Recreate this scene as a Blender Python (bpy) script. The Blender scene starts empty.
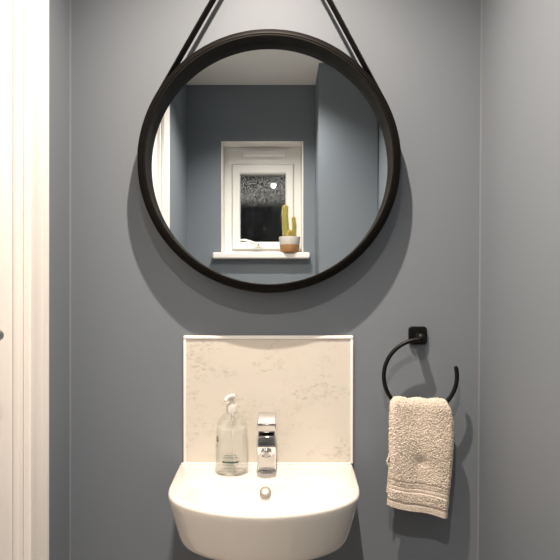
import bpy, bmesh, math, random
from mathutils import Vector, Matrix, noise
random.seed(4)
C = bpy.context.scene.collection
F = 552.5; D = 1.3; CZ = 1.26          # focal length in px, camera to mirror wall, camera height
GM = .026                               # mirror glass stands this far off the wall
RB = 1.634 + 2 * GM                     # mirror wall to window wall
V0 = D - 2 * GM                         # camera to mirror wall, as reflected
XL, XR = -0.494, 0.4706

# ---------------------------------------------------------------- helpers
def mat(name, col, rough=0.5, metal=0.0, **kw):
    m = bpy.data.materials.new(name); m.use_nodes = True
    b = m.node_tree.nodes['Principled BSDF']
    b.inputs['Base Color'].default_value = (*col, 1)
    b.inputs['Roughness'].default_value = rough
    b.inputs['Metallic'].default_value = metal
    for k, v in kw.items():
        b.inputs[k.replace('_', ' ')].default_value = v
    return m

def nd(m, t, **kw):
    n = m.node_tree.nodes.new(t)
    for k, v in kw.items(): setattr(n, k, v)
    return n

def bump(m, scale, strength, dist=0.001, detail=3, stretch=None):
    nt = m.node_tree; b = nt.nodes['Principled BSDF']
    tc = nd(m, 'ShaderNodeTexCoord'); mp = nd(m, 'ShaderNodeMapping')
    if stretch: mp.inputs['Scale'].default_value = stretch
    n = nd(m, 'ShaderNodeTexNoise'); n.inputs['Scale'].default_value = scale; n.inputs['Detail'].default_value = detail
    bp = nd(m, 'ShaderNodeBump'); bp.inputs['Strength'].default_value = strength; bp.inputs['Distance'].default_value = dist
    nt.links.new(tc.outputs['Object'], mp.inputs['Vector']); nt.links.new(mp.outputs['Vector'], n.inputs['Vector'])
    nt.links.new(n.outputs['Fac'], bp.inputs['Height']); nt.links.new(bp.outputs['Normal'], b.inputs['Normal'])
    return n

def obj(name, bm, m, parent=None, smooth=None, bevel=0, seg=2, recalc=True):
    if recalc: bmesh.ops.recalc_face_normals(bm, faces=bm.faces[:])
    me = bpy.data.meshes.new(name); bm.to_mesh(me); bm.free()
    me.materials.append(m)
    o = bpy.data.objects.new(name, me); C.objects.link(o)
    if parent is not None:
        o.parent = parent
        o.matrix_parent_inverse = Matrix.Identity(4)
        # geometry is written in world coordinates: move it into the parent's frame
        off = Vector(parent.get('_o', (0, 0, 0)))
        me.transform(Matrix.Translation(-off)); o['_o'] = tuple(off)
    else:
        o['_o'] = (0.0, 0.0, 0.0)
    if bevel:
        md = o.modifiers.new('bevel', 'BEVEL'); md.width = bevel; md.segments = seg
        md.limit_method = 'ANGLE'; md.angle_limit = math.radians(40)
    if smooth is not None:
        for p in me.polygons: p.use_smooth = True
        if smooth < 180: me.set_sharp_from_angle(angle=math.radians(smooth))
    return o

def thing(name, label, cat, loc=(0, 0, 0), group=None):
    o = bpy.data.objects.new(name, None); C.objects.link(o); o.location = loc
    o.empty_display_size = 0.05
    o['_o'] = tuple(loc); o['label'] = label; o['category'] = cat
    if group: o['group'] = group
    return o

def struct(o, label=None):
    o['kind'] = 'structure'
    if label: o['label'] = label
    return o

def box(bm, x0, x1, y0, y1, z0, z1):
    v = [bm.verts.new((x, y, z)) for x in (x0, x1) for y in (y0, y1) for z in (z0, z1)]
    for f in ((0,1,3,2),(4,6,7,5),(0,4,5,1),(2,3,7,6),(0,2,6,4),(1,5,7,3)):
        bm.faces.new([v[i] for i in f])
    return v

def loft(bm, rings, cap0=False, cap1=False, closed=True):
    vr = [[bm.verts.new(p) for p in r] for r in rings]
    n = len(vr[0])
    for a, b in zip(vr, vr[1:]):
        for i in range(n if closed else n - 1):
            j = (i + 1) % n
            bm.faces.new((a[i], a[j], b[j], b[i]))
    if cap0: bm.faces.new(vr[0][::-1])
    if cap1: bm.faces.new(vr[-1])
    return vr

def lathe(bm, prof, origin, axis='Z', n=48, cap0=True, cap1=True):
    """prof: list of (radius, distance along axis)"""
    ox, oy, oz = origin; rings = []
    for r, h in prof:
        ring = []
        for i in range(n):
            a = 2 * math.pi * i / n; c, s = math.cos(a) * r, math.sin(a) * r
            if axis == 'Z': ring.append((ox + c, oy + s, oz + h))
            elif axis == 'Y': ring.append((ox + c, oy + h, oz + s))
            else: ring.append((ox + h, oy + c, oz + s))
        rings.append(ring)
    return loft(bm, rings, cap0, cap1)

def tube(bm, pts, rad, n=16, caps=True):
    pts = [Vector(p) for p in pts]; rings = []
    up = None
    for i, p in enumerate(pts):
        t = (pts[min(i + 1, len(pts) - 1)] - pts[max(i - 1, 0)]).normalized()
        if up is None:
            up = Vector((0, 1, 0)) if abs(t.y) < 0.8 else Vector((0, 0, 1))
        a = (up - t * up.dot(t)).normalized(); b = t.cross(a); up = a
        r = rad[i] if isinstance(rad, (list, tuple)) else rad
        rings.append([p + a * (math.cos(k * 2 * math.pi / n) * r) + b * (math.sin(k * 2 * math.pi / n) * r) for k in range(n)])
    loft(bm, rings, caps, caps)

def rrect(w, h, r, n=6):
    out = []
    for cx, cy, a0 in ((w/2-r, h/2-r, 0), (-w/2+r, h/2-r, 90), (-w/2+r, -h/2+r, 180), (w/2-r, -h/2+r, 270)):
        for i in range(n + 1):
            a = math.radians(a0 + 90 * i / n)
            out.append((cx + r * math.cos(a), cy + r * math.sin(a)))
    return out

# ---------------------------------------------------------------- materials
WALLC = (0.170, 0.193, 0.221)
M = {}
M['wall'] = mat('blue_grey_emulsion', WALLC, 0.6)
bump(M['wall'], 180, 0.10, 0.0006)
M['wall'].node_tree.nodes['Principled BSDF'].inputs['Specular IOR Level'].default_value = 0.35
M['caulk'] = mat('painted_caulk', (0.235, 0.25, 0.27), 0.5)
M['ceiling'] = mat('ceiling_white', (0.88, 0.86, 0.83), 0.8)
M['gloss'] = mat('white_gloss_paint', (0.80, 0.77, 0.73), 0.4)
M['upvc'] = mat('white_upvc', (0.86, 0.85, 0.82), 0.3)
M['black'] = mat('satin_black_metal', (0.0035, 0.0032, 0.003), 0.42, Specular_IOR_Level=0.22)
M['wood'] = mat('black_stained_frame', (0.0042, 0.0033, 0.0026), 0.5, Specular_IOR_Level=0.10)
n_ = bump(M['wood'], 60, 0.12, 0.0004, 4)
M['strap'] = mat('black_leather', (0.007, 0.006, 0.005), 0.7, Specular_IOR_Level=0.12)
bump(M['strap'], 500, 0.3, 0.0004)
M['buckle'] = mat('dark_bronze', (0.10, 0.08, 0.06), 0.35, 1.0)
M['mirror'] = mat('silvered_glass', (0.85, 0.905, 0.925), 0.0, 1.0)
M['ceramic'] = mat('glazed_ceramic', (0.74, 0.70, 0.645), 0.12, Coat_Weight=0.5, Coat_Roughness=0.04)
M['chrome'] = mat('chrome', (0.70, 0.70, 0.71), 0.07, 1.0)
M['dark'] = mat('dark_recess', (0.02, 0.02, 0.02), 0.5)
M['steel'] = mat('brushed_steel', (0.55, 0.54, 0.52), 0.3, 1.0)
M['floor'] = mat('floor_vinyl', (0.42, 0.37, 0.32), 0.5)
M['seal'] = mat('silicone_sealant', (0.86, 0.83, 0.78), 0.35)

# stone effect splashback
m = M['splash'] = mat('stone_effect_panel', (0.62, 0.55, 0.45), 0.3)
nt = m.node_tree; b = nt.nodes['Principled BSDF']
tc = nd(m, 'ShaderNodeTexCoord')
mp = nd(m, 'ShaderNodeMapping'); mp.inputs['Scale'].default_value = (1.0, 1.0, 1.7)
nt.links.new(tc.outputs['Object'], mp.inputs['Vector'])
n1 = nd(m, 'ShaderNodeTexNoise'); n1.inputs['Scale'].default_value = 85; n1.inputs['Detail'].default_value = 8; n1.inputs['Roughness'].default_value = 0.65; n1.inputs['Distortion'].default_value = 0.6
n2 = nd(m, 'ShaderNodeTexNoise'); n2.inputs['Scale'].default_value = 9; n2.inputs['Detail'].default_value = 3; n2.inputs['Distortion'].default_value = 0.4
nt.links.new(mp.outputs['Vector'], n1.inputs['Vector']); nt.links.new(mp.outputs['Vector'], n2.inputs['Vector'])
r1 = nd(m, 'ShaderNodeValToRGB'); r1.color_ramp.elements[0].position = 0.50; r1.color_ramp.elements[1].position = 0.66
r2 = nd(m, 'ShaderNodeValToRGB'); r2.color_ramp.elements[0].position = 0.46; r2.color_ramp.elements[1].position = 0.64
nt.links.new(n1.outputs['Fac'], r1.inputs['Fac']); nt.links.new(n2.outputs['Fac'], r2.inputs['Fac'])
mu = nd(m, 'ShaderNodeMath', operation='MULTIPLY')
nt.links.new(r1.outputs['Color'], mu.inputs[0]); nt.links.new(r2.outputs['Color'], mu.inputs[1])
mx = nd(m, 'ShaderNodeMix', data_type='RGBA')
mx.inputs['A'].default_value = (0.66, 0.62, 0.55, 1); mx.inputs['B'].default_value = (0.50, 0.46, 0.39, 1)
nt.links.new(mu.outputs[0], mx.inputs['Factor']); nt.links.new(mx.outputs['Result'], b.inputs['Base Color'])
bp = nd(m, 'ShaderNodeBump'); bp.inputs['Strength'].default_value = 0.35; bp.inputs['Distance'].default_value = 0.001
nt.links.new(mu.outputs[0], bp.inputs['Height']); nt.links.new(bp.outputs['Normal'], b.inputs['Normal'])

# ---------------------------------------------------------------- room shell
HC1 = CZ + 1.142        # ceiling over the basin
bm = bmesh.new(); box(bm, XL - .25, XR + .25, -RB - .25, .15, -.05, 0); struct(obj('floor', bm, M['floor']))
bm = bmesh.new()
box(bm, XL - .25, XR + .25, -RB - .25, .15, HC1, HC1 + .06)
struct(obj('ceiling', bm, M['ceiling']))
bm = bmesh.new(); box(bm, XL - .1, XR + .1, 0, .12, 0, HC1); struct(obj('wall_north', bm, M['wall']))
# right wall leans by a few millimetres
bm = bmesh.new(); vs = box(bm, XR, XR + .12, -RB - .25, 0, 0, HC1)
for v in vs:
    v.co.x += (v.co.z - CZ) * 0.0072 if abs(v.co.x - XR) < .01 else 0
struct(obj('wall_east', bm, M['wall']))
DY0, DY1, DH = -0.232, -1.006 - 2 * GM, 2.12     # door opening
bm = bmesh.new()
box(bm, XL - .12, XL, DY0, 0, 0, HC1); box(bm, XL - .12, XL, -RB - .25, DY1, 0, HC1); box(bm, XL - .12, XL, DY1, DY0, DH, HC1)
struct(obj('wall_west', bm, M['wall']))
K = (V0 + RB) / F
WX0, WX1 = (221.3 - 280) * K, (303.3 - 280) * K
WZ0, WZ1 = CZ + (300 - 254) * K, CZ + (300 - 141.3) * K
bm = bmesh.new()
box(bm, XL, WX0, -RB - .25, -RB, 0, HC1); box(bm, WX1, XR, -RB - .25, -RB, 0, HC1)
box(bm, WX0, WX1, -RB - .25, -RB, 0, WZ0 - .03); box(bm, WX0, WX1, -RB - .25, -RB, WZ1, HC1)
struct(obj('wall_south', bm, M['wall']))
bm = bmesh.new(); box(bm, 0.187, XR, -RB, -1.361 - 2 * GM, 0, HC1)
struct(obj('wall_boxing', bm, M['wall']), 'boxed-out section of blue grey wall beside the window')
# caulk beads in the two front corners
for n, x, s in ((1, XL, 1), (2, XR, -1)):
    bm = bmesh.new()
    xa, xb = (x, x + .0028) if s > 0 else (x - .0028, x)
    vs = box(bm, min(xa, xb), max(xa, xb), -.0035, 0, 0, HC1)
    if n == 2:
        for v in vs: v.co.x += (v.co.z - CZ) * 0.0072
    struct(obj('trim_%d' % n, bm, M['caulk']))

# ---------------------------------------------------------------- door in the left wall
door = thing('door_1', 'white gloss panelled door in the left wall', 'door', (XL, (DY0 + DY1) / 2, 0)); struct(door); del door['category']
bm = bmesh.new()     # lining
box(bm, XL - .11, XL - .001, DY0 - .022, DY0, 0, DH); box(bm, XL - .11, XL - .001, DY1, DY1 + .022, 0, DH); box(bm, XL - .11, XL - .001, DY1 + .022, DY0 - .022, DH - .022, DH)
obj('door_lining', bm, M['gloss'], door, bevel=.0015)
# architrave with a moulded section, swept round the opening
def arch_section():   # (distance from the opening outward, projection)
    return [(0, 0), (0, .010), (.003, .013), (.010, .014), (.022, .0155), (.030, .019), (.034, .0195), (.040, .0185), (.046, .0205), (.068, .021), (.0715, .0195), (.0725, .016), (.0725, 0)]
bm = bmesh.new(); rings = []
for (sy, sz, yy, zz) in ((1, 0, DY0 - .004, 0), (1, 1, DY0 - .004, DH - .004), (-1, 1, DY1 + .004, DH - .004), (-1, 0, DY1 + .004, 0)):
    rings.append([(XL + h, yy + sy * d, zz + sz * d) for d, h in arch_section()])
loft(bm, rings, True, True)
obj('architrave', bm, M['gloss'], door, smooth=25)
# door leaf with four sunk, moulded panels
LX = XL - .012
y0, y1, z0, z1 = DY1 + .024, DY0 - .024, .006, DH - .025
bm = bmesh.new()
ys = [y0, y0 + .098, (y0 + y1) / 2 - .05, (y0 + y1) / 2 + .05, y1 - .098, y1]
zs = [z0, z0 + .20, z0 + .86, z0 + 1.0, z1 - .11, z1]
for i in range(5):
    for j in range(5):
        a, b_, c, d = ys[i], ys[i + 1], zs[j], zs[j + 1]
        if i in (1, 3) and j in (1, 3):
            rr = [[(LX + h, a + e, c + e), (LX + h, b_ - e, c + e), (LX + h, b_ - e, d - e), (LX + h, a + e, d - e)] for e, h in ((0, 0), (.003, .003), (.008, .002), (.016, -.008), (.020, -.009), (.045, -.009), (.055, -.004))]
            loft(bm, rr, False, True)
        else:
            bm.faces.new([bm.verts.new(p) for p in ((LX, a, c), (LX, b_, c), (LX, b_, d), (LX, a, d))])
bmesh.ops.remove_doubles(bm, verts=bm.verts[:], dist=1e-5)
vb = [bm.verts.new((LX - .04, y, z)) for y, z in ((y0, z0), (y1, z0), (y1, z1), (y0, z1))]
bm.faces.new(vb)
leaf = obj('door_leaf', bm, M['gloss'], door, smooth=30)
hy, hz = -.398, CZ - .058
bm = bmesh.new(); lathe(bm, [(.026, 0), (.026, .006), (.023, .009), (.010, .009), (.009, .048), (.0, .050)], (LX, hy, hz), 'X', 32, True, False)
tube(bm, [(LX + .043, hy + .006, hz), (LX + .046, hy - .03, hz), (LX + .046, hy - .11, hz - .001), (LX + .044, hy - .125, hz - .001)], [.009, .0085, .008, .005])
obj('door_handle', bm, M['steel'], leaf, smooth=35)['label'] = 'brushed steel lever handle'

# ---------------------------------------------------------------- window (seen in the mirror)
win = thing('window_1', 'white casement window with dark glass in a white reveal', 'window', ((WX0 + WX1) / 2, -RB, WZ0)); struct(win); del win['category']
RD = .100; YF = -RB - RD          # frame face
bm = bmesh.new()                  # reveal lining, painted white
t = .006
box(bm, WX0, WX0 + t, -RB - .2, -RB + .001, WZ0 - .03, WZ1); box(bm, WX1 - t, WX1, -RB - .2, -RB + .001, WZ0 - .03, WZ1); box(bm, WX0 + t, WX1 - t, -RB - .2, -RB + .001, WZ1 - t, WZ1)
obj('reveal', bm, M['gloss'], win)
KF = (V0 + RB + RD) / F
def wpx(x, y): return (x - 280) * KF, CZ + (300 - y) * KF
def ringframe(bm, xo0, xo1, zo0, zo1, xi0, xi1, zi0, zi1, ya, yb, ch=.004):
    rr = []
    for (X0, X1, Z0, Z1, yy) in ((xo0, xo1, zo0, zo1, yb), (xo0, xo1, zo0, zo1, ya - ch), (xo0 + ch, xo1 - ch, zo0 + ch, zo1 - ch, ya), (xi0 - ch, xi1 + ch, zi0 - ch, zi1 + ch, ya), (xi0, xi1, zi0, zi1, ya - ch), (xi0, xi1, zi0, zi1, yb)):
        rr.append([(X0, yy, Z0), (X1, yy, Z0), (X1, yy, Z1), (X0, yy, Z1)])
    loft(bm, rr + [rr[0]])
cx0, cz1 = wpx(232, 164.5); cx1, cz0 = wpx(293.8, 250)
gx0, gz1 = wpx(240.2, 174); gx1, gz0 = wpx(285.6, 242)
bm = bmesh.new()
ringframe(bm, WX0 + t, WX1 - t, WZ0 - .005, WZ1 - t, cx0, cx1, cz0, cz1, YF, YF - .06)
fr = obj('window_frame', bm, M['upvc'], win)
bm = bmesh.new()
ringframe(bm, cx0 + .002, cx1 - .002, cz0 + .002, cz1 - .002, gx0, gx1, gz0, gz1, YF + .012, YF - .055, .006)
cas = obj('casement', bm, M['upvc'], win)
bm = bmesh.new(); box(bm, gx0 - .008, gx1 + .008, YF - .034, YF - .030, gz0 - .008, gz1 + .008)
# wet window glass: clear pane with scattered drops
m = M['pane'] = mat('wet_glass', (0.85, 0.9, 0.9), 0.02, Transmission_Weight=1.0, IOR=1.25)
nt = m.node_tree; b = nt.nodes['Principled BSDF']
tc = nd(m, 'ShaderNodeTexCoord'); vo = nd(m, 'ShaderNodeTexVoronoi'); vo.inputs['Scale'].default_value = 130
nt.links.new(tc.outputs['Object'], vo.inputs['Vector'])
mr = nd(m, 'ShaderNodeMapRange'); mr.inputs['From Min'].default_value = 0.12; mr.inputs['From Max'].default_value = 0.35; mr.inputs['To Min'].default_value = 1; mr.inputs['To Max'].default_value = 0
nt.links.new(vo.outputs['Distance'], mr.inputs['Value'])
bp = nd(m, 'ShaderNodeBump'); bp.inputs['Strength'].default_value = 0.9; bp.inputs['Distance'].default_value = 0.0015
nt.links.new(mr.outputs['Result'], bp.inputs['Height']); nt.links.new(bp.outputs['Normal'], b.inputs['Normal'])
# condensation: fine droplets that scatter light, thick over the upper half of the pane
vo2 = nd(m, 'ShaderNodeTexNoise'); vo2.inputs['Scale'].default_value = 170; vo2.inputs['Detail'].default_value = 2; nt.links.new(tc.outputs['Object'], vo2.inputs['Vector'])
m2 = nd(m, 'ShaderNodeMapRange'); m2.inputs['From Min'].default_value = .5; m2.inputs['From Max'].default_value = .68; nt.links.new(vo2.outputs['Fac'], m2.inputs['Value'])
sp = nd(m, 'ShaderNodeSeparateXYZ'); nt.links.new(tc.outputs['Object'], sp.inputs[0])
m3 = nd(m, 'ShaderNodeMapRange'); m3.inputs['From Min'].default_value = wpx(0, 207)[1] - WZ0; m3.inputs['From Max'].default_value = wpx(0, 196)[1] - WZ0; m3.inputs['To Max'].default_value = .9; nt.links.new(sp.outputs['Z'], m3.inputs['Value'])
mm = nd(m, 'ShaderNodeMath', operation='MULTIPLY'); nt.links.new(m2.outputs['Result'], mm.inputs[0]); nt.links.new(m3.outputs['Result'], mm.inputs[1])
df = nd(m, 'ShaderNodeBsdfDiffuse'); df.inputs[0].default_value = (.75, .75, .74, 1)
ms = nd(m, 'ShaderNodeMixShader'); nt.links.new(mm.outputs[0], ms.inputs[0]); nt.links.new(b.outputs[0], ms.inputs[1]); nt.links.new(df.outputs[0], ms.inputs[2]); nt.links.new(ms.outputs[0], nt.nodes['Material Output'].inputs[0])
obj('pane', bm, m, cas)['label'] = 'dark rain-speckled window glass'
bm = bmesh.new()
vx0, vz1 = wpx(243, 151.5); vx1, vz0 = wpx(285, 157)
box(bm, vx0, vx1, YF, YF + .024, vz0, vz1)
box(bm, vx0 - .006, vx1 + .006, YF, YF + .005, vz0 - .005, vz1 + .005)
obj('trickle_vent', bm, M['upvc'], win, bevel=.002)
hx, hz = wpx(259, 245.5); ax, az = wpx(240, 241.5)
bm = bmesh.new(); box(bm, hx - .022, hx + .022, YF + .012, YF + .022, hz - .009, hz + .011)
tube(bm, [(hx, YF + .02, hz), (hx, YF + .045, hz), (hx - .01, YF + .052, hz + .002), (hx - .04, YF + .053, hz + .014), (hx - .075, YF + .05, az + .003), (ax, YF + .046, az + .002)], [.008, .008, .008, .007, .0065, .004], 12)
hd = obj('window_handle', bm, M['upvc'], cas, smooth=40)
bm = bmesh.new(); lathe(bm, [(.0035, 0), (.0035, .0035)], (hx, YF + .0515, hz - .001), 'Y', 12)
obj('keyhole', bm, M['dark'], hd)
# sill board
SP = .042
sx0, sx1 = (212.3 - 280) * (V0 + RB - SP) / F, (310 - 280) * (V0 + RB - SP) / F
sz1 = CZ + (300 - 252.2) * (V0 + RB - SP) / F; sz0 = CZ + (300 - 258.8) * (V0 + RB - SP) / F
bm = bmesh.new(); box(bm, sx0, sx1, -RB, -RB + SP, sz0, sz1); box(bm, WX0 + t, WX1 - t, YF, -RB, sz0, sz1)
obj('window_sill', bm, M['gloss'], win, bevel=.009, seg=4, smooth=50)

# night outside the window
m = M['fence'] = mat('dark_fence_boards', (0.004, 0.004, 0.0045), 0.9)
bm = bmesh.new()
for i in range(16): box(bm, -2.4 + i * .3, -2.4 + i * .3 + .292, -5.06, -5.03, 0, 2.365 + .0 * (i % 2))
for z in (.4, 1.9): box(bm, -2.4, 2.4, -5.12, -5.06, z, z + .08)
o = obj('garden_fence', bm, m); o['label'] = 'dark boundary fence beyond the window, seen through the glass'; o['category'] = 'fence'
bm = bmesh.new(); box(bm, -3, 3, -6, -RB - .25, -.06, -.01); struct(obj('ground', bm, mat('dark_paving', (.03, .03, .03), .8)))
lp = Vector(((273.5 - 280) * 7.2 / F, -5.9, CZ + (300 - 186.5) * 7.2 / F))  # added globe and post give the bright point in the glass; cause unknown
glow = thing('added_glow', 'small bright lamp added beyond the window for the bright point in the glass', 'glow', (lp.x, lp.y, -.01))
bm = bmesh.new(); lathe(bm, [(.05, -.01), (.05, .1), (.025, .12), (.02, lp.z - .09), (.05, lp.z - .07), (.05, lp.z - .06)], (lp.x, lp.y, 0), 'Z', 20)
obj('glow_post', bm, M['dark'], glow, smooth=40)
em = mat('globe_glow', (1, .9, .75), .5); b = em.node_tree.nodes['Principled BSDF']; b.inputs['Emission Color'].default_value = (1, .93, .82, 1); b.inputs['Emission Strength'].default_value = 14
bm = bmesh.new(); bmesh.ops.create_icosphere(bm, subdivisions=3, radius=.034, matrix=Matrix.Translation(lp)); obj('glow_globe', bm, em, glow, smooth=180)['label'] = 'glowing white globe'

# ---------------------------------------------------------------- cactus on the sill
px, py = (289.6 - 280) * (V0 + RB - .02) / F, -RB + .012
pot_ = thing('potted_cactus', 'columnar cactus in white and terracotta pot on the window sill', 'plant', (px, py, sz1))
m = M['pot'] = mat('dipped_clay_pot', (.6, .56, .5), .6); nt = m.node_tree; b = nt.nodes['Principled BSDF']
tc = nd(m, 'ShaderNodeTexCoord'); sp = nd(m, 'ShaderNodeSeparateXYZ'); nt.links.new(tc.outputs['Object'], sp.inputs[0])
gt = nd(m, 'ShaderNodeMath', operation='GREATER_THAN'); gt.inputs[1].default_value = .040; nt.links.new(sp.outputs['Z'], gt.inputs[0])
mx = nd(m, 'ShaderNodeMix', data_type='RGBA'); mx.inputs['A'].default_value = (.52, .27, .11, 1); mx.inputs['B'].default_value = (.62, .58, .52, 1)
nt.links.new(gt.outputs[0], mx.inputs['Factor']); nt.links.new(mx.outputs['Result'], b.inputs['Base Color'])
bm = bmesh.new()
lathe(bm, [(.0, 0), (.045, 0), (.0485, .004), (.0565, .078), (.0565, .082), (.053, .082), (.050, .066), (.0, .066)], (px, py, sz1), 'Z', 48, False, False)
bmesh.ops.remove_doubles(bm, verts=bm.verts[:], dist=1e-5)
obj('plant_pot', bm, M['pot'], pot_, smooth=40)
bm = bmesh.new(); lathe(bm, [(.050, .060), (.049, .070), (.0, .072)], (px, py, sz1), 'Z', 32, True, False); obj('soil', bm, mat('soil', (.06, .04, .025), .95), pot_)
m = M['cactus'] = mat('cactus_skin', (.26, .27, .06), .6)
M['spine'] = mat('golden_spines', (.85, .62, .25), .6)
def stem(pts, rad):
    pts = [Vector((px + a, py + c, sz1 + h)) for a, c, h in pts]
    bm = bmesh.new(); nR = 40; rings = []; L = len(pts)
    fine = []
    for i in range(L - 1):
        for k in range(6):
            f = k / 6; fine.append((pts[i].lerp(pts[i + 1], f), rad[i] * (1 - f) + rad[i + 1] * f))
    for k in range(6):
        a = math.pi / 2 * k / 5.001; fine.append((pts[-1] + Vector((0, 0, math.sin(a) * rad[-1])), rad[-1] * math.cos(a)))
    sb = bmesh.new()
    for j, (p, r) in enumerate(fine):
        ring = []
        for k in range(nR):
            th = 2 * math.pi * k / nR; rr = r * (1 + .11 * math.cos(10 * th))
            ring.append(p + Vector((math.cos(th) * rr, math.sin(th) * rr, 0)))
        rings.append(ring)
        for k in range(10):
            th = 2 * math.pi * k / 10
            base = p + Vector((math.cos(th), math.sin(th), 0)) * r * 1.08
            for q in range(6):
                d = Vector((math.cos(th + random.uniform(-.7, .7)), math.sin(th + random.uniform(-.7, .7)), random.uniform(-.5, .9))).normalized()
                tip = base + d * random.uniform(.005, .011)
                s = d.orthogonal().normalized() * .0006; s2 = d.cross(s)
                vv = [sb.verts.new(base + s), sb.verts.new(base - s * .5 + s2), sb.verts.new(base - s * .5 - s2)]; tv = sb.verts.new(tip)
                for e in range(3): sb.faces.new((vv[e], vv[(e + 1) % 3], tv))
    loft(bm, rings, True, True)
    s_ = obj('cactus_stem', bm, M['cactus'], pot_, smooth=180)
    o = obj('spines', sb, M['spine'], s_, recalc=False); o['kind'] = 'stuff'
stem([(-.018, 0, .06), (-.018, 0, .10), (-.020, 0, .15), (-.024, 0, .20), (-.021, 0, .238)], [.0125, .0145, .014, .014, .012])
stem([(.022, .004, .06), (.022, .004, .10), (.025, .004, .14), (.021, .004, .178)], [.009, .0105, .0095, .008])
stem([(-.001, .016, .06), (-.002, .018, .085), (.001, .018, .106)], [.008, .0095, .0085])

# ---------------------------------------------------------------- round mirror
MX, MZ, R = -.0246, 1.5745, .2978
mir = thing('round_mirror', 'large round wall mirror in a deep black frame hung by straps', 'mirror', (MX, 0, MZ))
T = .060
bm = bmesh.new()
prof = [(R, -.0005), (R, -(T - .0085)), (R - .0010, -(T - .0060)), (R - .0095, -(T - .0008)), (R - .0115, -T), (R - .0128, -T), (R - .0132, -(T - .0022)), (R - .0142, -(T - .0022)), (R - .0146, -T), (R - .0180, -T), (R - .0194, -(T - .0014)), (R - .0198, -GM), (R - .0198, -.0005)]
lathe(bm, prof + [prof[0]], (MX, 0, MZ), 'Y', 192, False, False)
bmesh.ops.remove_doubles(bm, verts=bm.verts[:], dist=1e-6)
obj('mirror_frame', bm, M['wood'], mir, smooth=30)
bm = bmesh.new(); lathe(bm, [(R - .0202, -GM + .004), (R - .0202, -GM)], (MX, 0, MZ), 'Y', 192)
obj('mirror_glass', bm, M['mirror'], mir)['label'] = 'round silvered mirror glass'
# strap: hook -> tangent -> along the frame edge
hookp = Vector(((273 - 280) * 1.26 / F, 0, CZ + (300 + 106) * 1.255 / F))
yb0, yb1 = -.012, -.043
for s in (-1, 1):
    Rs = R + .0004; Hx, Hz = hookp.x - MX, hookp.z - MZ
    dist = math.hypot(Hx, Hz); base = math.atan2(Hz, Hx)
    ang = math.acos(Rs / dist)
    at_ = base + ang if s < 0 else base - ang
    path = [Vector((hookp.x + s * .004, 0, hookp.z))]
    tp = Vector((MX + Rs * math.cos(at_), 0, MZ + Rs * math.sin(at_)))
    for k in range(1, 13): path.append(path[0].lerp(tp, k / 12))
    for k in range(1, 14):
        a = at_ + (math.radians(k * 2) if s < 0 else -math.radians(k * 2))
        path.append(Vector((MX + Rs * math.cos(a), 0, MZ + Rs * math.sin(a))))
    bm = bmesh.new(); rings = []
    for i, p in enumerate(path):
        tg = (path[min(i + 1, len(path) - 1)] - path[max(i - 1, 0)]).normalized()
        nn = Vector((tg.z, 0, -tg.x)); nn = nn if nn.dot(p - Vector((MX, 0, MZ))) > 0 else -nn
        th = .0028
        rings.append([p + Vector((0, yb0, 0)), p + Vector((0, yb1, 0)), p + nn * th + Vector((0, yb1, 0)), p + nn * th + Vector((0, yb0, 0))])
    loft(bm, rings, True, True)
    obj('strap', bm, M['strap'], mir, bevel=.0006)
    ap = tp.lerp(path[-1], .62); nn = (ap - Vector((MX, 0, MZ))).normalized()
bm = bmesh.new(); lathe(bm, [(.017, 0), (.017, -.005), (.009, -.007), (.009, -.050), (.013, -.052), (.013, -.060), (.0, -.062)], (hookp.x, 0, hookp.z - .012), 'Y', 32, True, False)
o = obj('wall_hook', bm, M['black'], None, smooth=35); o['label'] = 'black round wall peg above the mirror carrying its straps'; o['category'] = 'hook'

# ---------------------------------------------------------------- splashback
sx, sX = (183.3 - 280) * 1.292 / F, (353.3 - 280) * 1.292 / F
RIM = CZ - 163.2 * D / F + .0
zt = CZ - 35.6 * 1.292 / F
spb = thing('splashback', 'cream stone-effect splashback panel with white edging above the basin', 'splashback', ((sx + sX) / 2, 0, RIM))
bm = bmesh.new(); box(bm, sx + .004, sX - .004, -.007, 0, RIM + .001, zt - .004); obj('panel', bm, M['splash'], spb)
e = .0085
def trimbar(x0, x1, z0, z1):
    bm = bmesh.new(); box(bm, x0, x1, -.010, 0, z0, z1); obj('edge_trim', bm, M['upvc'], spb, bevel=.0025, seg=3, smooth=40)
trimbar(sx, sX, zt - e, zt); trimbar(sx, sx + e * .75, RIM + .001, zt - e); trimbar(sX - e * .75, sX, RIM + .001, zt - e)

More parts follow.
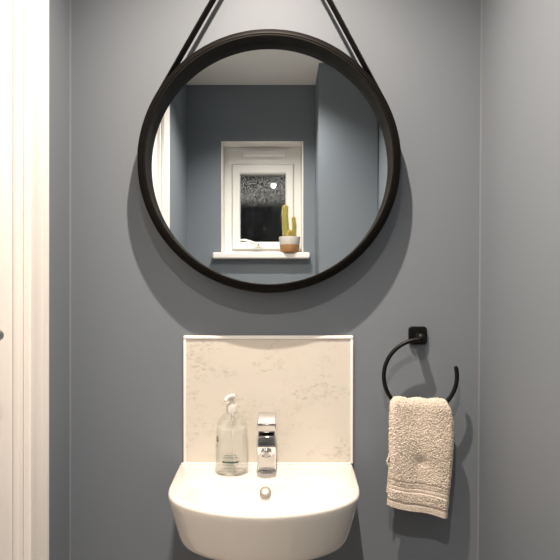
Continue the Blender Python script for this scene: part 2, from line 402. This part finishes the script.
# ---------------------------------------------------------------- basin
BX = -.0325
bas = thing('wash_basin', 'white D-shaped ceramic cloakroom basin on a pedestal below the mirror', 'basin', (BX, 0, 0))
half = [(a * 1.008, b_ * .973) for a, b_ in [(.2005, 0), (.199, .06), (.1965, .12), (.1945, .165), (.192, .19), (.187, .214), (.178, .236), (.165, .2555), (.147, .274), (.122, .2925), (.09, .3085), (.055, .3195), (.025, .3245), (0, .326)]]
outer = [(a, b_) for a, b_ in half] + [(-a, b_) for a, b_ in half[-2::-1]]
bh = [(0.06, .116), (.120, .117), (.142, .121), (.154, .133), (.159, .150), (.1625, .175), (.164, .195), (.159, .215), (.148, .235), (.130, .2545), (.105, .2735), (.075, .2905), (.04, .3025), (0, .3065)]
bowl = [(a, b_) for a, b_ in bh] + [(-a, b_) for a, b_ in bh[-2::-1]]
CC = (0, .205)
def radial(poly, a):
    dx, dy = math.cos(a), math.sin(a); best = None
    for i in range(len(poly)):
        x1, y1 = poly[i]; x2, y2 = poly[(i + 1) % len(poly)]
        x1 -= CC[0]; x2 -= CC[0]; y1 -= CC[1]; y2 -= CC[1]
        ex, ey = x2 - x1, y2 - y1; den = dx * ey - dy * ex
        if abs(den) < 1e-12: continue
        tt = (x1 * ey - y1 * ex) / den; uu = (x1 * dy - y1 * dx) / den
        if tt > 0 and -1e-6 <= uu <= 1 + 1e-6 and (best is None or tt > best): best = tt
    return best
NA = 240
angs = [2 * math.pi * (i + .5) / NA for i in range(NA)]
# make sure the square back corners are hit exactly
for cxn in (.2021, -.2021):
    ca = math.atan2(-CC[1], cxn) % (2 * math.pi)
    k = min(range(NA), key=lambda i: abs(angs[i] - ca)); angs[k] = ca
def smooth_list(v, n):
    for _ in range(n):
        v = [(v[i - 1] + v[i] * 2 + v[(i + 1) % len(v)]) / 4 for i in range(len(v))]
    return v
ro = [radial(outer, a) for a in angs]
rb = smooth_list([radial(bowl, a) for a in angs], 6)
# smooth only the front of the outer outline
rs = smooth_list(ro, 8)
ro = [r2_ if math.sin(a) > -.3 else r1_ for a, r1_, r2_ in zip(angs, ro, rs)]
def P3(r, a, z, sxx=1, sdd=1):
    x = CC[0] + math.cos(a) * r; d = CC[1] + math.sin(a) * r
    return (BX + x * sxx, -max(d, 0) * sdd, RIM + z)
rings = []
# underside -> side -> rim -> deck -> bowl
def oring(z, inset, k):      # k: taper 0..1
    out = []
    for r, a in zip(ro, angs):
        x = math.cos(a) * r; d = CC[1] + math.sin(a) * r
        f = 1 - inset / max(abs(r), .01)
        d2 = CC[1] + math.sin(a) * r * f if d > .004 else d
        x2 = x * f
        out.append((BX + x2 * (1 - .115 * k), -max(d2, 0) * (1 - .06 * k), RIM + z))
    return out
rings.append(oring(-.120, .130, 1)); rings.append(oring(-.113, .080, 1)); rings.append(oring(-.104, .030, 1)); rings.append(oring(-.101, .009, 1)); rings.append(oring(-.097, .002, 1)); rings.append(oring(-.090, .0, .94))
for k in range(1, 8):
    z = -.090 + .084 * k / 7; rings.append(oring(z, 0, .94 * (1 - k / 7) ** 1.1))
rings.append(oring(-.0035, .0006, 0)); rings.append(oring(-.0012, .002, 0)); rings.append(oring(0, .0050, 0))
prof = [(1.03, 0), (1.0, -.0006), (.985, -.0022), (.96, -.006), (.92, -.0115), (.87, -.019), (.80, -.029), (.72, -.040), (.62, -.051), (.50, -.060), (.36, -.0665), (.22, -.0705), (.12, -.072)]
for s, z in prof:
    rings.append([P3(r * s if s <= 1 else r + .005, a, z) for r, a in zip(rb, angs)])
bm = bmesh.new(); vr = loft(bm, rings, True, False)
bm.faces.new(vr[-1])
basin = obj('basin_bowl', bm, M['ceramic'], bas, smooth=38)
# pedestal
bm = bmesh.new(); rings = []
for z, w, d in ((0, .100, .19), (.02, .098, .188), (.10, .082, .165), (.40, .070, .150), (.68, .070, .155), (RIM - .118, .074, .175), (RIM - .088, .082, .20)):
    rr = []
    for i in range(40):
        a = math.pi * i / 39; rr.append((BX + w * math.cos(a), -.02 - d * math.sin(a) ** .8, z))
    rings.append(rr)
loft(bm, rings, True, True)
obj('pedestal', bm, M['ceramic'], bas, smooth=50)
# overflow and drain
bm = bmesh.new(); lathe(bm, [(.0118, -.004), (.0118, .001), (.0108, .0026), (.0085, .0036), (.005, .0044), (.0, .0047)], (0, 0, 0), 'Z', 32, True, False)
nrm = Vector((0, -.62, .78)).normalized()
bmesh.ops.transform(bm, matrix=Matrix.Translation((BX + .0015, -.1345, RIM - .0205)) @ nrm.to_track_quat('Z', 'Y').to_matrix().to_4x4(), verts=bm.verts[:])
obj('overflow_ring', bm, mat('satin_metal', (.34, .32, .29), .5, .6), bas, smooth=40)
bm = bmesh.new(); lathe(bm, [(.024, -.002), (.024, .002), (.021, .004), (.016, .003), (.014, .006), (.0, .0075)], (BX, -CC[1], RIM - .072), 'Z', 40, True, False)
obj('plug', bm, M['chrome'], bas, smooth=40)
bm = bmesh.new(); box(bm, BX - .198, BX + .198, -.0115, -.007, RIM - .001, RIM + .004); obj('sealant_bead', bm, M['seal'], bas, bevel=.002)

# ---------------------------------------------------------------- tap
TX = -.0295
tap = thing('mixer_tap', 'square chrome mixer tap on the back of the basin', 'tap', (TX, -.05, RIM))
def prism(bm, poly, y0, y1, w):      # poly in (d, z), extruded in x about TX, width w
    a = [bm.verts.new((TX - w / 2, -d, RIM + z)) for d, z in poly]; b2 = [bm.verts.new((TX + w / 2, -d, RIM + z)) for d, z in poly]
    n = len(poly); bm.faces.new(a); bm.faces.new(b2[::-1])
    for i in range(n): bm.faces.new((a[i], a[(i + 1) % n], b2[(i + 1) % n], b2[i]))
bm = bmesh.new(); box(bm, TX - .0235, TX + .0235, -.0745, -.0265, RIM, RIM + .005); obj('base_plate', bm, M['chrome'], tap, bevel=.0015)
bm = bmesh.new(); prism(bm, [(.030, .004), (.071, .004), (.071, .048), (.078, .054), (.110, .050), (.120, .070), (.112, .0915), (.030, .0935)], 0, 0, .041)
obj('tap_body', bm, M['chrome'], tap, bevel=.003, seg=3, smooth=40)
bm = bmesh.new(); lathe(bm, [(.0125, .004), (.0125, -.007), (.0105, -.009), (.009, -.009), (.008, -.006), (.0, -.006)], (0, 0, 0), 'Z', 32, True, False)
bmesh.ops.transform(bm, matrix=Matrix.Translation((TX, -.1115, RIM + .058)) @ Matrix.Rotation(math.radians(-48), 4, 'X'), verts=bm.verts[:])
obj('aerator', bm, M['chrome'], tap, smooth=40)
bm = bmesh.new(); lathe(bm, [(.0185, .0), (.0185, .010)], (TX, -.055, RIM + .0925), 'Z', 40); obj('collar', bm, M['dark'], tap, smooth=40)
bm = bmesh.new(); prism(bm, [(.029, .1015), (.098, .0955), (.101, .113), (.097, .1155), (.031, .1275), (.029, .125)], 0, 0, .041)
obj('lever', bm, M['chrome'], tap, bevel=.002, seg=3, smooth=40)

# ---------------------------------------------------------------- soap bottle
SX, SY = (231.8 - 280) * 1.232 / F, -.064
soap = thing('soap_bottle', 'clear pump bottle of pale hand soap standing left of the tap', 'bottle', (SX, SY, RIM))
m = M['plastic'] = mat('clear_plastic', (.97, .985, .97), .05)
nt = m.node_tree; outn = nt.nodes['Material Output']
fr_ = nd(m, 'ShaderNodeLayerWeight'); fr_.inputs['Blend'].default_value = .12
tp = nd(m, 'ShaderNodeBsdfTransparent'); tp.inputs[0].default_value = (.985, .99, .985, 1); gl = nd(m, 'ShaderNodeBsdfGlossy'); gl.inputs['Roughness'].default_value = .06; gl.inputs['Color'].default_value = (.8, .8, .8, 1)
mxs = nd(m, 'ShaderNodeMixShader'); nt.links.new(fr_.outputs['Facing'], mxs.inputs[0]); nt.links.new(tp.outputs[0], mxs.inputs[1]); nt.links.new(gl.outputs[0], mxs.inputs[2]); nt.links.new(mxs.outputs[0], outn.inputs[0])
sh = [(.0, .0), (.0345, .0), (.0375, .0025), (.0380, .007), (.0376, .03), (.0366, .065), (.0352, .09), (.0335, .105), (.0302, .116), (.025, .1235), (.0185, .128), (.0135, .1305), (.0125, .133)]
inn = [(max(r - .0016, 0), max(h, .003)) for r, h in sh]; inn[0] = (.0, .003)
bm = bmesh.new(); lathe(bm, sh, (SX, SY, RIM), 'Z', 64, False, False); bmesh.ops.remove_doubles(bm, verts=bm.verts[:], dist=1e-6)
obj('bottle', bm, m, soap, smooth=60)
m = M['soap'] = mat('pale_soap', (.95, .94, .90), .3)
nt = m.node_tree; outn = nt.nodes['Material Output']
tp = nd(m, 'ShaderNodeBsdfTransparent'); tp.inputs[0].default_value = (.99, .99, .985, 1)
tl = nd(m, 'ShaderNodeBsdfTranslucent'); tl.inputs[0].default_value = (.96, .96, .92, 1)
ma = nd(m, 'ShaderNodeMixShader'); ma.inputs[0].default_value = .35; nt.links.new(nt.nodes['Principled BSDF'].outputs[0], ma.inputs[1]); nt.links.new(tl.outputs[0], ma.inputs[2])
mb = nd(m, 'ShaderNodeMixShader'); mb.inputs[0].default_value = .78; nt.links.new(ma.outputs[0], mb.inputs[1]); nt.links.new(tp.outputs[0], mb.inputs[2]); nt.links.new(mb.outputs[0], outn.inputs[0])
bm = bmesh.new(); lathe(bm, [(.0, .0045), (.0335, .0045), (.0355, .006), (.0356, .03), (.0346, .065), (.0333, .089), (.0323, .098), (.0, .098)], (SX, SY, RIM), 'Z', 64, False, False); bmesh.ops.remove_doubles(bm, verts=bm.verts[:], dist=1e-6)
obj('liquid_soap', bm, m, soap, smooth=60)
M['pump'] = mat('frosted_pump', (.86, .83, .79), .2, Transmission_Weight=.35)
bm = bmesh.new()
lathe(bm, [(.0115, .131), (.0125, .132), (.0125, .147), (.0110, .150), (.0055, .150), (.0052, .155), (.0050, .162), (.0080, .163), (.0083, .170), (.0, .172)], (SX, SY, RIM), 'Z', 40, True, False)
tube(bm, [(SX + .004, SY, RIM + .168), (SX - .005, SY - .007, RIM + .169), (SX - .011, SY - .016, RIM + .166), (SX - .013, SY - .020, RIM + .161)], [.0068, .0058, .0046, .0038], 16)
obj('pump', bm, M['pump'], soap, smooth=40)
bm = bmesh.new(); tube(bm, [(SX, SY, RIM + .15), (SX, SY, RIM + .10), (SX + .006, SY, RIM + .01)], .002, 10); obj('dip_tube', bm, M['pump'], soap, smooth=60)
# printed marks on the bottle front (too small in the photo to be read)
M['ink'] = mat('grey_green_print', (.03, .09, .07), .5); M['ink2'] = mat('pale_print', (.10, .17, .14), .5); M['ink3'] = mat('black_print', (.02, .02, .02), .5)
def curved(bm, a0, a1, z0, z1, r=.03790, n=8):
    rr = []
    for k in range(n + 1):
        a = math.radians(a0 + (a1 - a0) * k / n) - math.pi / 2
        rr.append([(SX + q * math.cos(a), SY + q * math.sin(a), RIM + z) for q, z in ((r, z0), (r, z1), (r - .0004, z1), (r - .0004, z0))])
    loft(bm, rr, True, True)
bm = bmesh.new(); curved(bm, -28, 28, .0295, .0330); pr = obj('printed_band', bm, M['ink'], soap); pr['label'] = 'grey green printed band'
bm = bmesh.new()
for z, a0, a1 in ((.0405, -27, 27), (.0455, -20, 20), (.0245, -25, 25), (.0165, -20, 18), (.0115, -24, 22)):
    a = a0
    while a < a1:
        w = random.uniform(2, 5); curved(bm, a, min(a + w, a1), z, z + (.0016 if z > .03 else .0009), n=2); a += w + 1.3
obj('small_print', bm, M['ink2'], soap)
bm = bmesh.new()
for k in range(14):
    t0, t1 = 2 * math.pi * k / 14, 2 * math.pi * (k + 1) / 14
    def q(t, s):
        a = math.radians(-57 + 7.5 * s * math.sin(t) * (1 - .35 * math.cos(t))) - math.pi / 2
        return (SX + .0363 * math.cos(a), SY + .0363 * math.sin(a), RIM + .078 + .0065 * s * math.cos(t))
    bm.faces.new([bm.verts.new(p) for p in (q(t0, 1), q(t1, 1), q(t1, .42), q(t0, .42))])
curved(bm, -63, -51, .0640, .0650, .0370, 3); curved(bm, -62, -52, .0610, .0618, .0371, 3)
obj('drop_emblem', bm, M['ink3'], soap)['label'] = 'small black drop-shaped emblem'

# ---------------------------------------------------------------- towel ring
RY = -.042
rcx, rcz, rr_ = (420.4 - 280) * 1.258 / F, CZ - 76.2 * 1.258 / F, 36.6 * 1.258 / F
pcx, pcz = (417.8 - 280) * 1.295 / F, CZ - 35.6 * 1.295 / F
tr = thing('towel_ring', 'matt black open towel ring on a square wall plate', 'towel ring', (pcx, 0, pcz))
bm = bmesh.new()
rings = [[(pcx + a * s, y, pcz + c * s) for a, c in rrect(.0425, .0425, .008)] for y, s in ((0, 1), (-.0075, 1), (-.009, .985), (-.010, .95))]
loft(bm, rings, True, True); obj('wall_plate', bm, M['black'], tr, smooth=30)
bm = bmesh.new(); lathe(bm, [(.0098, -.009), (.0098, -.040), (.0085, -.044), (.004, -.0462), (.0, -.047)], (pcx - .001, 0, pcz - .003), 'Y', 28, True, False); obj('arm', bm, M['black'], tr, smooth=50)
bm = bmesh.new()
pts = []
for k in range(97):
    a = math.radians(88 + (376 - 88) * k / 96)
    pts.append((rcx + rr_ * math.cos(a), RY, rcz + rr_ * math.sin(a)))
tube(bm, pts, [.0030] + [.0048] * 95 + [.0030], 16); obj('ring', bm, M['black'], tr, smooth=60)

# ---------------------------------------------------------------- towel
m = M['towel'] = mat('beige_terry', (.60, .50, .40), .95, Sheen_Weight=.35, Sheen_Roughness=.6)
n = bump(m, 520, .7, .0022, 3)
nt = m.node_tree; b = nt.nodes['Principled BSDF']
rp = nd(m, 'ShaderNodeValToRGB'); rp.color_ramp.elements[0].position = .32; rp.color_ramp.elements[1].position = .62
rp.color_ramp.elements[0].color = (.53, .43, .335, 1); rp.color_ramp.elements[1].color = (.80, .70, .59, 1)
nt.links.new(n.outputs['Fac'], rp.inputs['Fac']); nt.links.new(rp.outputs['Color'], b.inputs['Base Color'])
KT = (D - .0585) / F
def tX(x): return (x - 280) * KT
def tZ(y): return CZ - (y - 300) * KT
def lerp_tab(tab, v):
    for (a, p), (b_, q) in zip(tab, tab[1:]):
        if v <= b_: return p + (q - p) * (v - a) / (b_ - a)
    return tab[-1][1]
NU, NV = 150, 270
left_t = [(0, 392), (.06, 391.2), (.2, 391.2), (.5, 390.6), (.62, 391.0), (.75, 390.4), (.85, 389.4), (1, 388.3)]
right_t = [(0, 450.2), (.06, 453.4), (.15, 454.6), (.35, 454), (.6, 452), (.8, 449.6), (1, 447.5)]
def top_y(u): return 398.2 + 2.2 * u + 2.0 * abs(math.sin(math.pi * (u * 3.0 + .08))) ** .7 * -1 + 2.0 + (5 * max(0, .05 - u) / .05) * .6 + (8 * max(0, (u - .92) / .08) ** 2)
def bot_y(u): return 506 + 13 * u + .8 * math.sin(u * 7)
def sheet(u, v, front):
    # v = 0 at the fold on top, 1 at the hem
    xl, xr = lerp_tab(left_t, v), lerp_tab(right_t, v)
    if not front: xl += .8; xl -= 2.6 * math.exp(-((v - .66) / .05) ** 2); xr -= 1.0
    x = xl + (xr - xl) * u
    yt, yb_ = top_y(u), bot_y(u) - (0 if front else 9)
    y = yt + (yb_ - yt) * v
    dep = .0560 if front else .0290
    f = min(1, v / .09); dep = .0425 + (dep - .0425) * math.sqrt(max(0, 1 - (1 - f) ** 2))
    e_ = min(u, 1 - u) ; dep += (-.007 if front else .005) * (1 - min(1, e_ / .07)) ** 2
    if front:
        w = .0028 * math.sin(2 * math.pi * (u * 1.5 + .15 - .25 * v)) * (1 - .4 * v) + .0022 * noise.noise(Vector((u * 3, v * 4, 1)))
        w -= .005 * math.exp(-(((u - .50) / .10) ** 2 + ((v - .56) / .05) ** 2))
        dep += w + .004 * v * (1 - v)
    return Vector((tX(x), -dep, tZ(y)))
def terry(v):
    # 0 where the woven bands lie flat
    k = 1
    for c, w in ((.752, .008), (.800, .006), (.835, .007), (.935, .006)):
        k *= 1 - .95 * math.exp(-((v - c) / w) ** 2)
    if .765 < v < .83: k *= .45
    if v > .94: k *= .25
    return k
bm = bmesh.new(); rows = []
vals = [(1 - i / NV, True) for i in range(NV)] + [(i / 120, False) for i in range(0, 121)]
for v, front in vals:
    row = []
    for j in range(NU + 1):
        u = j / NU; p = sheet(u, v, front)
        q = p * 450
        a = noise.noise(q) * .55 + noise.noise(q * 2.1) * .35
        kk = terry(v)
        amp = .0030 * kk
        off = Vector((noise.noise(q + Vector((9, 0, 0))) * .0012 * kk, 0, noise.noise(q + Vector((0, 7, 0))) * .0012 * kk))
        out = -1 if front else 1
        if v < .05: off.z += amp * a * .8
        groove = (1 - kk) * .0016 if .74 < v < .95 else 0
        row.append(bm.verts.new(p + off + Vector((0, out * (amp * (a + .25) - groove), 0))))
    rows.append(row)
for a, b_ in zip(rows, rows[1:]):
    for j in range(NU): bm.faces.new((a[j], a[j + 1], b_[j + 1], b_[j]))
bmesh.ops.recalc_face_normals(bm, faces=bm.faces[:])
tw = obj('hand_towel', bm, m, None, smooth=180)
sd = tw.modifiers.new('thick', 'SOLIDIFY'); sd.thickness = .0045; sd.offset = 0
tw['label'] = 'beige terry hand towel folded over the black towel ring'; tw['category'] = 'towel'

# ---------------------------------------------------------------- ceiling downlights
def downlight(x, y, label, energy, size, blend, colour=(1, .855, .725)):
    o = thing('ceiling_downlight', label, 'ceiling light', (x, y, HC1), 'recessed ceiling downlights')
    bm = bmesh.new(); lathe(bm, [(.045, 0), (.045, -.004), (.036, -.007), (.030, -.004), (.030, 0)], (x, y, HC1), 'Z', 40, True, True); obj('bezel', bm, M['upvc'], o, smooth=40)
    em = mat('lamp_face', (1, .9, .8), .5); b = em.node_tree.nodes['Principled BSDF']; b.inputs['Emission Color'].default_value = (1, .8, .6, 1); b.inputs['Emission Strength'].default_value = 4
    bm = bmesh.new(); lathe(bm, [(.029, -.001), (.029, -.0085)], (x, y, HC1), 'Z', 32); obj('lamp_lens', bm, em, o)
    l = bpy.data.lights.new('spot', 'SPOT'); l.energy = energy; l.color = colour; l.shadow_soft_size = .012
    l.spot_size = math.radians(size); l.spot_blend = blend
    lo = bpy.data.objects.new('downlight_beam', l); C.objects.link(lo); lo.location = (x, y, HC1 - .022)
    return lo
downlight(-.030, -.462, 'ceiling downlight directly above the basin', 124, 134, 1.0)
downlight(-.06, -1.19, 'ceiling downlight nearer the window wall', 80, 128, 1.0, (1, .89, .79))

# ---------------------------------------------------------------- world, camera
w = bpy.data.worlds.new('night'); bpy.context.scene.world = w; w.use_nodes = True
w.node_tree.nodes['Background'].inputs[0].default_value = (.55, .6, .7, 1); w.node_tree.nodes['Background'].inputs[1].default_value = .035
cam = bpy.data.cameras.new('camera'); co = bpy.data.objects.new('camera', cam); C.objects.link(co)
co.location = (0, -D, CZ); co.rotation_euler = (math.pi / 2, 0, 0)
cam.sensor_width = 36; cam.lens = F / 560 * 36; cam.shift_y = 20 / 560; cam.clip_start = .01
s = bpy.context.scene; s.camera = co
s.view_settings.view_transform = 'Standard'; s.view_settings.look = 'None'; s.view_settings.gamma = 1; s.view_settings.use_curve_mapping = False
s.view_settings.exposure = 0.06
for o in bpy.data.objects:
    if '_o' in o: del o['_o']
